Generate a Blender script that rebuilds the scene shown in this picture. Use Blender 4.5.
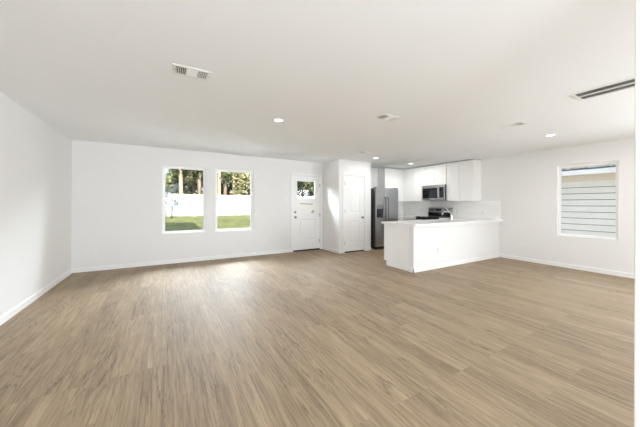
import bpy, bmesh, math, random
from mathutils import Vector, Matrix, Quaternion

# ------------------------------------------------------------------ reset
sc = bpy.context.scene
for o in list(bpy.data.objects):
    bpy.data.objects.remove(o)
COL = sc.collection
PI = math.pi

# ------------------------------------------------------------------ room numbers (metres)
H = 2.45                       # ceiling
XL, XR, YF, YB = -1.517, 7.043, 6.4987, -4.0
WT = 0.13                      # wall thickness

# ------------------------------------------------------------------ camera
cam = bpy.data.cameras.new('camera')
cam.sensor_width = 36.0
cam.lens = 265.0 / 640.0 * 36.0
cam.shift_y = -9.35 / 640.0
cam.clip_start = 0.02
cam.clip_end = 300
camo = bpy.data.objects.new('camera', cam)
COL.objects.link(camo)
camo.location = (0, 0, 1.279)
q = Matrix.Rotation(math.radians(-30.0), 4, 'Z') @ Matrix.Rotation(PI / 2, 4, 'X') @ Matrix.Rotation(0.0028, 4, 'Z')
camo.rotation_euler = q.to_euler()
sc.camera = camo

# ------------------------------------------------------------------ world
W = bpy.data.worlds.new('sky')
sc.world = W
W.use_nodes = True
nt = W.node_tree
bg = nt.nodes['Background']
tc = nt.nodes.new('ShaderNodeTexCoord')
sep = nt.nodes.new('ShaderNodeSeparateXYZ')
rmp = nt.nodes.new('ShaderNodeValToRGB')
nt.links.new(tc.outputs['Generated'], sep.inputs[0])
nt.links.new(sep.outputs['Z'], rmp.inputs[0])
nt.links.new(rmp.outputs[0], bg.inputs[0])
e = rmp.color_ramp.elements
e[0].position = 0.0
e[0].color = (0.88, 0.94, 1.0, 1)
e[1].position = 0.6
e[1].color = (0.62, 0.78, 1.0, 1)
bg.inputs[1].default_value = 1.05

# ------------------------------------------------------------------ sun
def light(name, kind, loc, energy, color=(1, 1, 1)):
    l = bpy.data.lights.new(name, kind)
    l.energy = energy
    l.color = color
    o = bpy.data.objects.new(name, l)
    COL.objects.link(o)
    o.location = loc
    return o

sun = light('sun', 'SUN', (0, -20, 20), 9.0, (1.0, 0.95, 0.86))
sun.data.angle = math.radians(0.6)
sun.rotation_euler = Vector((-0.05, 1.73, -1.0)).to_track_quat('-Z', 'Y').to_euler()

# fill lamps added in three made-up front openings behind the camera
FRONT_OPENINGS = [(-0.9, 0.9), (2.5, 3.3), (5.6, 6.4)]
FRONT_Z = (0.5, 2.25)
FRONT_WATTS = (195.0, 6.0, 3.0)
FRONT_COLOR = (0.800, 0.892, 1.0)
FRONT_TILT = 50.0
for (fx0, fx1), watts in zip(FRONT_OPENINGS, FRONT_WATTS):
    a = light('front_fill', 'AREA', ((fx0 + fx1) / 2, YB + 0.02, sum(FRONT_Z) / 2), watts, FRONT_COLOR)
    a.data.shape = 'RECTANGLE'
    a.data.size = fx1 - fx0
    a.data.size_y = FRONT_Z[1] - FRONT_Z[0]
    a.rotation_euler = (PI / 2 + math.radians(FRONT_TILT), 0, 0)   # tilted up to brighten the ceiling

# fill lamps added behind the camera, in a made-up opening of the left wall
# and another of the right wall
SIDE_LEFT = (-3.9, -1.0, 0.55, 2.1)        # y0, y1, z0, z1
SIDE_RIGHT = (-3.4, -0.9, 0.55, 2.1)
for (y0_, y1_, z0_, z1_), x_, sgn, watts, tilt in ((SIDE_LEFT, XL - 0.02, 1, 135.0, 0.0), (SIDE_RIGHT, XR + 0.02, -1, 335.0, -6.0)):
    a = light('side_fill', 'AREA', (x_, (y0_ + y1_) / 2, (z0_ + z1_) / 2), watts, FRONT_COLOR)
    a.data.shape = 'RECTANGLE'
    a.data.size = y1_ - y0_
    a.data.size_y = z1_ - z0_
    a.rotation_euler = (PI / 2 + math.radians(tilt), 0, -sgn * PI / 2)

# unseen fill lamps added above the far windows / door and the right window
for loc, aim, sx, sy, watts in (((2.3, 8.3, 3.25), (1.9, 4.6, 0.2), 3.8, 1.5, 1200.0), ((8.55, 1.9, 3.15), (6.2, 2.1, 0.2), 2.2, 0.9, 55.0)):
    a = light('over_window_fill', 'AREA', loc, watts, FRONT_COLOR)
    a.data.shape = 'RECTANGLE'
    a.data.size = sx
    a.data.size_y = sy
    a.rotation_euler = (Vector(aim) - Vector(loc)).to_track_quat('-Z', 'Y').to_euler()

RECESSED_WATTS = (10.0, 6.0, 13.0, 10.0)

# ------------------------------------------------------------------ exposure
sc.view_settings.view_transform = 'Standard'
sc.view_settings.look = 'None'
sc.view_settings.gamma = 1.0
sc.view_settings.use_curve_mapping = False
sc.view_settings.exposure = 0.12
sc.cycles.max_bounces = 14
sc.cycles.diffuse_bounces = 10
sc.cycles.glossy_bounces = 5
sc.cycles.transparent_max_bounces = 16
sc.cycles.sample_clamp_indirect = 6.0
sc.cycles.caustics_reflective = False
sc.cycles.caustics_refractive = False

# ================================================================== materials
def principled(name, color, rough=0.5, metal=0.0, spec=0.5):
    m = bpy.data.materials.new(name)
    m.use_nodes = True
    b = m.node_tree.nodes['Principled BSDF']
    b.inputs['Base Color'].default_value = (*color, 1)
    b.inputs['Roughness'].default_value = rough
    b.inputs['Metallic'].default_value = metal
    b.inputs['Specular IOR Level'].default_value = spec
    return m

def N(m, t, **kw):
    n = m.node_tree.nodes.new(t)
    for k, v in kw.items():
        setattr(n, k, v)
    return n

def L(m, a, b):
    m.node_tree.links.new(a, b)

def noisy(name, c1, c2, scale, rough=0.6, bump=0.0, metal=0.0, detail=4.0, stretch=(1, 1, 1), spec=0.5):
    """two-tone procedural noise material in object space"""
    m = principled(name, c1, rough, metal, spec)
    b = m.node_tree.nodes['Principled BSDF']
    t = N(m, 'ShaderNodeTexCoord')
    mp = N(m, 'ShaderNodeMapping')
    mp.inputs['Scale'].default_value = stretch
    n = N(m, 'ShaderNodeTexNoise')
    n.inputs['Scale'].default_value = scale
    n.inputs['Detail'].default_value = detail
    r = N(m, 'ShaderNodeValToRGB')
    r.color_ramp.elements[0].position = 0.35
    r.color_ramp.elements[0].color = (*c1, 1)
    r.color_ramp.elements[1].position = 0.65
    r.color_ramp.elements[1].color = (*c2, 1)
    L(m, t.outputs['Object'], mp.inputs[0])
    L(m, mp.outputs[0], n.inputs['Vector'])
    L(m, n.outputs['Fac'], r.inputs[0])
    L(m, r.outputs[0], b.inputs['Base Color'])
    if bump:
        bp = N(m, 'ShaderNodeBump')
        bp.inputs['Strength'].default_value = bump
        bp.inputs['Distance'].default_value = 0.002
        L(m, n.outputs['Fac'], bp.inputs['Height'])
        L(m, bp.outputs[0], b.inputs['Normal'])
    return m

M = {}
M['wall'] = noisy('wall_paint', (0.79, 0.783, 0.766), (0.80, 0.793, 0.776), 180, 0.75, 0.12, spec=0.25)
M['ceiling'] = noisy('ceiling_paint', (0.89, 0.918, 0.938), (0.90, 0.928, 0.948), 140, 0.9, 0.15, spec=0.1)
M['trim'] = noisy('trim_paint', (0.845, 0.84, 0.825), (0.855, 0.85, 0.835), 30, 0.38, spec=0.4)
M['door'] = noisy('door_paint', (0.85, 0.845, 0.83), (0.86, 0.855, 0.84), 30, 0.42, spec=0.4)
M['cabinet'] = noisy('cabinet_white', (0.86, 0.855, 0.835), (0.87, 0.865, 0.845), 20, 0.4, spec=0.4)
M['vinyl'] = noisy('white_vinyl', (0.92, 0.92, 0.915), (0.93, 0.93, 0.925), 12, 0.35)
M['plastic'] = noisy('white_plastic', (0.80, 0.80, 0.78), (0.82, 0.82, 0.80), 40, 0.4)
M['slot'] = principled('outlet_slot', (0.10, 0.10, 0.10), 0.6)
M['vent'] = noisy('vent_enamel', (0.84, 0.84, 0.82), (0.86, 0.86, 0.84), 60, 0.5)
M['grille'] = noisy('grille_enamel', (0.60, 0.59, 0.56), (0.64, 0.63, 0.60), 60, 0.5)
M['dark'] = noisy('duct_shadow_black', (0.012, 0.012, 0.012), (0.02, 0.02, 0.02), 30, 0.9)
M['steel'] = noisy('stainless_steel', (0.42, 0.42, 0.43), (0.56, 0.56, 0.57), 8, 0.30, metal=1.0, stretch=(1, 1, 30))
M['steel_side'] = noisy('fridge_side_grey', (0.045, 0.045, 0.048), (0.055, 0.055, 0.058), 90, 0.5, 0.1)
M['chrome'] = noisy('chrome', (0.82, 0.82, 0.83), (0.86, 0.86, 0.87), 5, 0.08, metal=1.0)
M['nickel'] = noisy('satin_nickel', (0.30, 0.29, 0.275), (0.36, 0.35, 0.33), 20, 0.3, metal=1.0)
M['black_glass'] = noisy('black_glass', (0.006, 0.006, 0.007), (0.010, 0.010, 0.011), 6, 0.06)
M['black'] = noisy('black_plastic', (0.012, 0.012, 0.013), (0.02, 0.02, 0.021), 40, 0.4)
M['dark_steel'] = noisy('dark_handle_steel', (0.10, 0.10, 0.105), (0.14, 0.14, 0.145), 20, 0.3, metal=1.0)
M['rubber'] = noisy('door_sweep_brown', (0.022, 0.018, 0.014), (0.035, 0.028, 0.022), 50, 0.8)
M['paper'] = noisy('paper', (0.87, 0.86, 0.81), (0.89, 0.88, 0.83), 20, 0.8, spec=0.2)
M['tape'] = noisy('brown_paper_edge', (0.33, 0.26, 0.18), (0.42, 0.34, 0.25), 60, 0.8)
M['curl'] = noisy('paper_back_grey', (0.42, 0.42, 0.42), (0.5, 0.5, 0.5), 60, 0.8)
M['counter'] = noisy('white_quartz', (0.86, 0.855, 0.84), (0.90, 0.895, 0.88), 14, 0.22)
M['backsplash'] = noisy('backsplash_white', (0.88, 0.87, 0.85), (0.89, 0.88, 0.86), 5, 0.35)
M['fence'] = noisy('fence_vinyl', (0.86, 0.85, 0.835), (0.88, 0.87, 0.855), 3, 0.45)
M['soffit'] = noisy('soffit_tan', (0.70, 0.62, 0.52), (0.73, 0.65, 0.55), 3, 0.7)
M['siding'] = noisy('lap_siding', (0.78, 0.745, 0.69), (0.82, 0.785, 0.73), 2.0, 0.6)
M['shingle'] = noisy('shingle', (0.13, 0.125, 0.12), (0.36, 0.35, 0.33), 9, 0.9, 0.4)
M['bark'] = noisy('pine_bark', (0.20, 0.145, 0.105), (0.42, 0.34, 0.26), 3.5, 0.9, 0.4, stretch=(3, 3, 0.6))
M['pale_bark'] = noisy('pale_bark', (0.42, 0.34, 0.24), (0.60, 0.50, 0.38), 3.0, 0.9, 0.3, stretch=(3, 3, 0.6))
M['grey_bark'] = noisy('sapling_bark', (0.06, 0.07, 0.085), (0.10, 0.115, 0.13), 9, 0.9)
M['gravel'] = noisy('bounce_gravel', (0.40, 0.385, 0.36), (0.58, 0.56, 0.53), 25, 0.9, 0.5)  # kept pale so the added strip lights the siding from below
M['concrete'] = noisy('bounce_slab_concrete', (0.74, 0.73, 0.71), (0.80, 0.79, 0.77), 6, 0.85)  # very pale so the added slab reflects more light indoors
M['groove_shade'] = noisy('siding_groove_shade', (0.05, 0.05, 0.05), (0.07, 0.07, 0.07), 6, 0.9)  # dark colour puts the lap shadow lines into the siding grooves
M['stucco'] = noisy('exterior_house_wall', (0.62, 0.60, 0.56), (0.66, 0.64, 0.60), 5, 0.8)

def leaf_material(name, dark, mid, light_):
    m = noisy(name, dark, light_, 1.6, 0.7, spec=0.2)
    r = [n for n in m.node_tree.nodes if n.type == 'VALTORGB'][0]
    el = r.color_ramp.elements.new(0.5)
    el.color = (*mid, 1)
    r.color_ramp.elements[0].position = 0.33
    r.color_ramp.elements[-1].position = 0.68
    return m

M['leaf_green'] = leaf_material('foliage_yellow_green', (0.09, 0.12, 0.045), (0.25, 0.28, 0.11), (0.46, 0.48, 0.24))
M['leaf_dark'] = leaf_material('foliage_dark', (0.035, 0.045, 0.025), (0.09, 0.10, 0.055), (0.20, 0.20, 0.12))
M['leaf_tan'] = leaf_material('foliage_pale', (0.17, 0.18, 0.085), (0.37, 0.36, 0.19), (0.58, 0.55, 0.33))
M['leaf_blue'] = leaf_material('foliage_blue_grey', (0.09, 0.11, 0.13), (0.14, 0.165, 0.19), (0.20, 0.225, 0.25))

def emissive(name, color, strength):
    m = principled(name, (0.9, 0.9, 0.88), 0.5)
    b = m.node_tree.nodes['Principled BSDF']
    b.inputs['Emission Color'].default_value = (*color, 1)
    b.inputs['Emission Strength'].default_value = strength
    return m
M['lens'] = emissive('lamp_lens', (1.0, 0.98, 0.94), 5.0)

def pane_material():
    m = bpy.data.materials.new('window_glass')
    m.use_nodes = True
    t = m.node_tree
    t.nodes.remove(t.nodes['Principled BSDF'])
    out = t.nodes['Material Output']
    tr = N(m, 'ShaderNodeBsdfTransparent')
    tr.inputs[0].default_value = (0.97, 0.98, 0.975, 1)
    gl = N(m, 'ShaderNodeBsdfGlossy')
    gl.inputs['Roughness'].default_value = 0.02
    fr = N(m, 'ShaderNodeFresnel')
    fr.inputs[0].default_value = 1.2
    mx = N(m, 'ShaderNodeMixShader')
    L(m, fr.outputs[0], mx.inputs[0])
    L(m, tr.outputs[0], mx.inputs[1])
    L(m, gl.outputs[0], mx.inputs[2])
    L(m, mx.outputs[0], out.inputs[0])
    return m
M['glass'] = pane_material()

def floor_material():
    m = principled('oak_plank_floor', (0.4, 0.3, 0.22), 0.5, 0, 0.35)
    b = m.node_tree.nodes['Principled BSDF']
    t = N(m, 'ShaderNodeTexCoord')
    sp = N(m, 'ShaderNodeSeparateXYZ')
    L(m, t.outputs['Object'], sp.inputs[0])
    cb = N(m, 'ShaderNodeCombineXYZ')          # planks run along world Y
    L(m, sp.outputs['Y'], cb.inputs[0])
    L(m, sp.outputs['X'], cb.inputs[1])
    br = N(m, 'ShaderNodeTexBrick')
    br.offset = 0.37
    br.offset_frequency = 3
    br.inputs['Scale'].default_value = 1.0
    br.inputs['Brick Width'].default_value = 1.22
    br.inputs['Row Height'].default_value = 0.178
    br.inputs['Mortar Size'].default_value = 0.0016
    br.inputs['Mortar Smooth'].default_value = 0.3
    br.inputs['Color1'].default_value = (0, 0, 0, 1)
    br.inputs['Color2'].default_value = (1, 1, 1, 1)
    br.inputs['Mortar'].default_value = (0.5, 0.5, 0.5, 1)
    L(m, cb.outputs[0], br.inputs['Vector'])
    # per plank shift of the grain
    off = N(m, 'ShaderNodeMath', operation='MULTIPLY')
    L(m, br.outputs['Color'], off.inputs[0])
    off.inputs[1].default_value = 37.0
    g = N(m, 'ShaderNodeCombineXYZ')
    L(m, sp.outputs['X'], g.inputs[0])
    L(m, sp.outputs['Y'], g.inputs[1])
    L(m, off.outputs[0], g.inputs[2])
    def stretched(sx, sy, scale, detail, dist=0.0):
        mp = N(m, 'ShaderNodeMapping')
        mp.inputs['Scale'].default_value = (sx, sy, 1)
        L(m, g.outputs[0], mp.inputs[0])
        n = N(m, 'ShaderNodeTexNoise')
        n.inputs['Scale'].default_value = scale
        n.inputs['Detail'].default_value = detail
        n.inputs['Roughness'].default_value = 0.65
        n.inputs['Distortion'].default_value = dist
        L(m, mp.outputs[0], n.inputs['Vector'])
        return n
    fine = stretched(70, 3.0, 1.0, 7, 0.6)
    broad = stretched(14, 1.0, 1.0, 5, 1.0)
    # cathedral figure: contour lines of a slow stretched noise, broken up by a second noise
    slow = stretched(4.2, 0.42, 1.0, 1.5, 0.5)
    rings = N(m, 'ShaderNodeMath', operation='MULTIPLY')
    L(m, slow.outputs['Fac'], rings.inputs[0])
    rings.inputs[1].default_value = 15.0
    frac = N(m, 'ShaderNodeMath', operation='FRACT')
    L(m, rings.outputs[0], frac.inputs[0])
    rw = N(m, 'ShaderNodeValToRGB')
    rc = rw.color_ramp
    rc.elements[0].position = 0.0
    rc.elements[0].color = (0.0, 0.0, 0.0, 1)
    rc.elements[1].position = 1.0
    rc.elements[1].color = (0.0, 0.0, 0.0, 1)
    kk = rc.elements.new(0.18)
    kk.color = (1, 1, 1, 1)
    kk = rc.elements.new(0.55)
    kk.color = (0.1, 0.1, 0.1, 1)
    L(m, frac.outputs[0], rw.inputs[0])
    patch = stretched(3.0, 0.7, 1.0, 3, 0.3)
    pr_ = N(m, 'ShaderNodeMapRange')
    pr_.inputs['From Min'].default_value = 0.45
    pr_.inputs['From Max'].default_value = 0.62
    L(m, patch.outputs['Fac'], pr_.inputs['Value'])
    dots = stretched(120, 14, 1.0, 2, 0.0)
    dr_ = N(m, 'ShaderNodeMapRange')
    dr_.inputs['From Min'].default_value = 0.42
    dr_.inputs['From Max'].default_value = 0.58
    L(m, dots.outputs['Fac'], dr_.inputs['Value'])
    fg = N(m, 'ShaderNodeMath', operation='MULTIPLY')
    L(m, rw.outputs[0], fg.inputs[0])
    L(m, pr_.outputs[0], fg.inputs[1])
    fg2 = N(m, 'ShaderNodeMath', operation='MULTIPLY')
    L(m, fg.outputs[0], fg2.inputs[0])
    L(m, dr_.outputs[0], fg2.inputs[1])
    r1 = N(m, 'ShaderNodeValToRGB')
    c = r1.color_ramp
    c.elements[0].position = 0.33
    c.elements[0].color = (0.172, 0.121, 0.073, 1)
    c.elements[1].position = 0.68
    c.elements[1].color = (0.432, 0.322, 0.208, 1)
    k = c.elements.new(0.5)
    k.color = (0.298, 0.216, 0.135, 1)
    add = N(m, 'ShaderNodeMath', operation='MULTIPLY_ADD')
    L(m, fine.outputs['Fac'], add.inputs[0])
    add.inputs[1].default_value = 0.62
    a2 = N(m, 'ShaderNodeMath', operation='MULTIPLY_ADD')
    L(m, broad.outputs['Fac'], a2.inputs[0])
    a2.inputs[1].default_value = 0.38
    a3 = N(m, 'ShaderNodeMath', operation='MULTIPLY_ADD')
    L(m, br.outputs['Color'], a3.inputs[0])
    a3.inputs[1].default_value = 0.10
    a3.inputs[2].default_value = -0.05
    L(m, a3.outputs[0], a2.inputs[2])
    L(m, a2.outputs[0], add.inputs[2])
    L(m, add.outputs[0], r1.inputs[0])
    mul = N(m, 'ShaderNodeMix', data_type='RGBA', blend_type='MIX')
    mf = N(m, 'ShaderNodeMath', operation='MULTIPLY')
    L(m, fg2.outputs[0], mf.inputs[0])
    mf.inputs[1].default_value = 0.8
    L(m, mf.outputs[0], mul.inputs['Factor'])
    L(m, r1.outputs[0], mul.inputs['A'])
    mul.inputs['B'].default_value = (0.095, 0.066, 0.040, 1)
    # seams
    seam = N(m, 'ShaderNodeMix', data_type='RGBA', blend_type='MIX')
    sf = N(m, 'ShaderNodeMath', operation='MULTIPLY')
    L(m, br.outputs['Fac'], sf.inputs[0])
    sf.inputs[1].default_value = 0.35
    L(m, sf.outputs[0], seam.inputs['Factor'])
    L(m, mul.outputs['Result'], seam.inputs['A'])
    seam.inputs['B'].default_value = (0.16, 0.115, 0.08, 1)
    L(m, seam.outputs['Result'], b.inputs['Base Color'])
    bp = N(m, 'ShaderNodeBump')
    bp.inputs['Strength'].default_value = 0.18
    bp.inputs['Distance'].default_value = 0.002
    L(m, fine.outputs['Fac'], bp.inputs['Height'])
    L(m, bp.outputs[0], b.inputs['Normal'])
    rr = N(m, 'ShaderNodeMapRange')
    rr.inputs['To Min'].default_value = 0.45
    rr.inputs['To Max'].default_value = 0.60
    L(m, broad.outputs['Fac'], rr.inputs['Value'])
    L(m, rr.outputs[0], b.inputs['Roughness'])
    return m
M['floor'] = floor_material()

def grass_material():
    m = noisy('lawn_grass', (0.15, 0.165, 0.06), (0.27, 0.28, 0.12), 2.2, 0.9, 0.5, detail=9, spec=0.1)
    return m
M['grass'] = grass_material()

# ================================================================== builders
class MB:
    """collects shapes into one mesh object"""
    def __init__(self):
        self.bm = bmesh.new()

    def box(self, x0, x1, y0, y1, z0, z1, mat=None):
        vs = [self.bm.verts.new((x, y, z)) for x in (x0, x1) for y in (y0, y1) for z in (z0, z1)]
        f = [(0, 1, 3, 2), (4, 6, 7, 5), (0, 4, 5, 1), (2, 3, 7, 6), (0, 2, 6, 4), (1, 5, 7, 3)]
        for i in f:
            self.bm.faces.new([vs[k] for k in i])
        if mat is not None:
            for v in vs:
                v.co = mat @ v.co
        return self

    def cyl(self, p0, p1, r0, r1=None, n=20, cap=True):
        p0, p1 = Vector(p0), Vector(p1)
        r1 = r0 if r1 is None else r1
        qd = (p1 - p0).to_track_quat('Z', 'Y')
        a, b = [], []
        for i in range(n):
            t = 2 * PI * i / n
            d = qd @ Vector((math.cos(t), math.sin(t), 0))
            a.append(self.bm.verts.new(p0 + d * r0))
            b.append(self.bm.verts.new(p1 + d * r1))
        for i in range(n):
            j = (i + 1) % n
            self.bm.faces.new((a[i], a[j], b[j], b[i]))
        if cap:
            self.bm.faces.new(list(reversed(a)))
            self.bm.faces.new(b)
        return self

    def tube(self, pts, rad, n=10):
        pts = [Vector(p) for p in pts]
        if not isinstance(rad, (list, tuple)):
            rad = [rad] * len(pts)
        rings = []
        up = None
        for i, p in enumerate(pts):
            d = (pts[min(i + 1, len(pts) - 1)] - pts[max(i - 1, 0)]).normalized()
            if up is None:
                up = d.orthogonal().normalized()
            else:
                up = (up - d * up.dot(d)).normalized()
            s = d.cross(up)
            rings.append([self.bm.verts.new(p + (up * math.cos(2 * PI * k / n) + s * math.sin(2 * PI * k / n)) * rad[i]) for k in range(n)])
        for a, b in zip(rings, rings[1:]):
            for k in range(n):
                j = (k + 1) % n
                self.bm.faces.new((a[k], a[j], b[j], b[k]))
        self.bm.faces.new(list(reversed(rings[0])))
        self.bm.faces.new(rings[-1])
        return self

    def lathe(self, prof, centre=(0, 0, 0), axis=(0, 0, 1), n=28):
        """profile [(radius, height)] turned about an axis through centre"""
        qd = Vector(axis).to_track_quat('Z', 'Y')
        c = Vector(centre)
        rings = []
        for r, h in prof:
            if r < 1e-6:
                rings.append([self.bm.verts.new(c + qd @ Vector((0, 0, h)))])
            else:
                rings.append([self.bm.verts.new(c + qd @ Vector((r * math.cos(2 * PI * k / n), r * math.sin(2 * PI * k / n), h))) for k in range(n)])
        for a, b in zip(rings, rings[1:]):
            for k in range(n):
                j = (k + 1) % n
                if len(a) == 1 and len(b) == 1:
                    continue
                if len(a) == 1:
                    self.bm.faces.new((a[0], b[j], b[k]))
                elif len(b) == 1:
                    self.bm.faces.new((a[k], a[j], b[0]))
                else:
                    self.bm.faces.new((a[k], a[j], b[j], b[k]))
        return self

    def prism(self, prof, axis, a0, a1):
        """closed outline of 2-D points swept along an axis ('x','y','z') from a0 to a1"""
        def P(u, v, w):
            return {'x': (w, u, v), 'y': (u, w, v), 'z': (u, v, w)}[axis]
        A = [self.bm.verts.new(P(u, v, a0)) for u, v in prof]
        B = [self.bm.verts.new(P(u, v, a1)) for u, v in prof]
        n = len(prof)
        for i in range(n):
            j = (i + 1) % n
            self.bm.faces.new((A[i], A[j], B[j], B[i]))
        self.bm.faces.new(list(reversed(A)))
        self.bm.faces.new(B)
        return self

    def frame_xz(self, x0, x1, z0, z1, w, y0, y1):
        """rectangular ring in the xz plane, w wide, y0..y1 deep"""
        self.box(x0, x0 + w, y0, y1, z0, z1)
        self.box(x1 - w, x1, y0, y1, z0, z1)
        self.box(x0 + w, x1 - w, y0, y1, z1 - w, z1)
        self.box(x0 + w, x1 - w, y0, y1, z0, z0 + w)
        return self

    def frame_yz(self, y0, y1, z0, z1, w, x0, x1):
        self.box(x0, x1, y0, y0 + w, z0, z1)
        self.box(x0, x1, y1 - w, y1, z0, z1)
        self.box(x0, x1, y0 + w, y1 - w, z1 - w, z1)
        self.box(x0, x1, y0 + w, y1 - w, z0, z0 + w)
        return self

    def build(self, name, mat, parent=None, bevel=0.0, smooth=False, origin=None, seg=2):
        bmesh.ops.recalc_face_normals(self.bm, faces=self.bm.faces[:])
        if origin is not None:
            for v in self.bm.verts:
                v.co -= Vector(origin)
        me = bpy.data.meshes.new(name)
        self.bm.to_mesh(me)
        self.bm.free()
        o = bpy.data.objects.new(name, me)
        COL.objects.link(o)
        me.materials.append(M[mat] if isinstance(mat, str) else mat)
        if smooth:
            for p in me.polygons:
                p.use_smooth = True
        if origin is not None:
            o.location = origin
        if parent is not None:
            o.parent = parent
        if bevel:
            b = o.modifiers.new('bevel', 'BEVEL')
            b.width = bevel
            b.segments = seg
            b.limit_method = 'ANGLE'
            b.harden_normals = False
        return o

def thing(name, label, cat, loc=(0, 0, 0), rotz=0.0, group=None):
    o = bpy.data.objects.new(name, None)
    COL.objects.link(o)
    o.location = loc
    o.rotation_euler = (0, 0, rotz)
    o.empty_display_size = 0.1
    o['label'] = label
    o['category'] = cat
    if group:
        o['group'] = group
    return o

def tag(o, label, cat, group=None, kind=None):
    o['label'] = label
    o['category'] = cat
    if group:
        o['group'] = group
    if kind:
        o['kind'] = kind
    return o

def struct(o, label=None, cat=None):
    o['kind'] = 'structure'
    if label:
        o['label'] = label
        o['category'] = cat
    return o

def srt(name, loc, label, cat):
    o = thing(name, label, cat, loc)
    o['kind'] = 'structure'
    return o

def dup(root, loc, rotz, label, group=None):
    r = root.copy()
    COL.objects.link(r)
    r.location = loc
    r.rotation_euler = (0, 0, rotz)
    r['label'] = label
    if group:
        r['group'] = group
    for ch in list(root.children):
        c = ch.copy()
        COL.objects.link(c)
        c.parent = r
        for g in list(ch.children):
            d = g.copy()
            COL.objects.link(d)
            d.parent = c
    return r

# ================================================================== SETTING
# ---- floor and ceiling
struct(MB().box(XL - WT, XR + WT, YB - WT, YF + WT, -0.12, 0.0).build('floor', 'floor'),
       'light oak plank floor running towards the far windows', 'floor')
struct(MB().box(XL - WT, XR + WT, YB - WT, YF + WT, H, H + 0.12).build('ceiling', 'ceiling'),
       'flat off-white painted ceiling with vents and recessed lights', 'ceiling')

# window / door openings
W1 = (-0.09, 0.77, 0.63, 2.095)
W2 = (0.965, 1.855, 0.63, 2.095)
W3 = (1.44, 2.33, 0.63, 2.095)           # along Y in the right wall
D1 = (2.91, 3.765, 2.055)                # opening of the back door

# ---- walls
b = MB()
b.box(XL - WT, XL, YB, SIDE_LEFT[0], 0, H)
b.box(XL - WT, XL, SIDE_LEFT[1], YF, 0, H)
b.box(XL - WT, XL, SIDE_LEFT[0], SIDE_LEFT[1], 0, SIDE_LEFT[2])
b.box(XL - WT, XL, SIDE_LEFT[0], SIDE_LEFT[1], SIDE_LEFT[3], H)
struct(b.build('wall_left', 'wall'), 'plain white wall along the left side of the room', 'wall')
b = MB()
xs = [XL - WT, W1[0], W1[1], W2[0], W2[1], D1[0], D1[1], XR + WT]
b.box(xs[0], xs[1], YF, YF + WT, 0, H)
b.box(xs[2], xs[3], YF, YF + WT, 0, H)
b.box(xs[4], xs[5], YF, YF + WT, 0, H)
b.box(xs[6], xs[7], YF, YF + WT, 0, H)
for w in (W1, W2):
    b.box(w[0], w[1], YF, YF + WT, 0, w[2])
    b.box(w[0], w[1], YF, YF + WT, w[3], H)
b.box(D1[0], D1[1], YF, YF + WT, D1[2], H)
struct(b.build('wall_far', 'wall'), 'far white wall with two windows and the back door', 'wall')
b = MB()
b.box(XR, XR + WT, YB, SIDE_RIGHT[0], 0, H)
b.box(XR, XR + WT, SIDE_RIGHT[1], W3[0], 0, H)
b.box(XR, XR + WT, SIDE_RIGHT[0], SIDE_RIGHT[1], 0, SIDE_RIGHT[2])
b.box(XR, XR + WT, SIDE_RIGHT[0], SIDE_RIGHT[1], SIDE_RIGHT[3], H)
b.box(XR, XR + WT, W3[1], YF, 0, H)
b.box(XR, XR + WT, W3[0], W3[1], 0, W3[2])
b.box(XR, XR + WT, W3[0], W3[1], W3[3], H)
struct(b.build('wall_right', 'wall'), 'right white wall with one window and the kitchen run', 'wall')
# pantry closet that juts into the room
PX0, PX1, PY = 3.85, 4.93, 5.70
PD = (4.03, 4.715, 2.05)                 # pantry door opening
b = MB()
b.box(PX0, PX0 + 0.11, PY, YF, 0, H)
b.box(PX1 - 0.11, PX1, PY, YF, 0, H)
b.box(PX0 + 0.11, PD[0], PY, PY + 0.11, 0, H)
b.box(PD[1], PX1 - 0.11, PY, PY + 0.11, 0, H)
b.box(PD[0], PD[1], PY, PY + 0.11, PD[2], H)
struct(b.build('wall_pantry', 'wall'), 'white pantry closet walls jutting out beside the back door', 'wall')
# wing wall beside the camera, seen as the strip at the right edge
struct(MB().box(1.90, 2.03, -0.6, 0.34, 0, H).build('wall_wing', 'wall', bevel=0.006),
       'end of a white wing wall at the right edge', 'wall')
# front wall behind the camera with three made-up openings for the fill lamps
b = MB()
fx = [XL - WT]
for w in FRONT_OPENINGS:
    fx += list(w)
fx.append(XR + WT)
for i in range(0, len(fx), 2):
    b.box(fx[i], fx[i + 1], YB - WT, YB, 0, H)
for w in FRONT_OPENINGS:
    b.box(w[0], w[1], YB - WT, YB, 0, FRONT_Z[0])
    b.box(w[0], w[1], YB - WT, YB, FRONT_Z[1], H)
struct(b.build('wall_front', 'wall'), 'front wall of the room with three openings for added fill lamps', 'wall')

# ---- baseboards (profile with a small chamfer on top)
BH, BT = 0.085, 0.013
def base_profile(s, p):
    """2-D outline: p = wall plane, s = direction into the room"""
    return [(p, 0), (p + s * BT, 0), (p + s * BT, BH - 0.012), (p + s * BT * 0.4, BH), (p, BH)]
struct(MB().prism(base_profile(1, XL), 'y', YB, YF).build('baseboard_left', 'trim'), 'white baseboard along the left wall', 'baseboard')
b = MB()
b.prism(base_profile(-1, YF), 'x', XL, 2.855)
struct(b.build('baseboard_far', 'trim'), 'white baseboard under the two far windows', 'baseboard')
struct(MB().prism(base_profile(-1, XR), 'y', YB, 3.42).build('baseboard_right', 'trim'), 'white baseboard along the right wall', 'baseboard')
b = MB()
b.prism(base_profile(-1, PX0), 'y', PY - BT, YF)
b.prism(base_profile(-1, PY), 'x', PX0 - BT, 3.968)
b.prism(base_profile(-1, PY), 'x', 4.777, PX1)
struct(b.build('baseboard_pantry', 'trim'), 'white baseboard around the pantry corner', 'baseboard')
b = MB()
b.prism(base_profile(-1, 1.90), 'y', -0.6, 0.34)
struct(b.build('baseboard_wing', 'trim'), 'white baseboard of the wing wall', 'baseboard')

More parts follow.
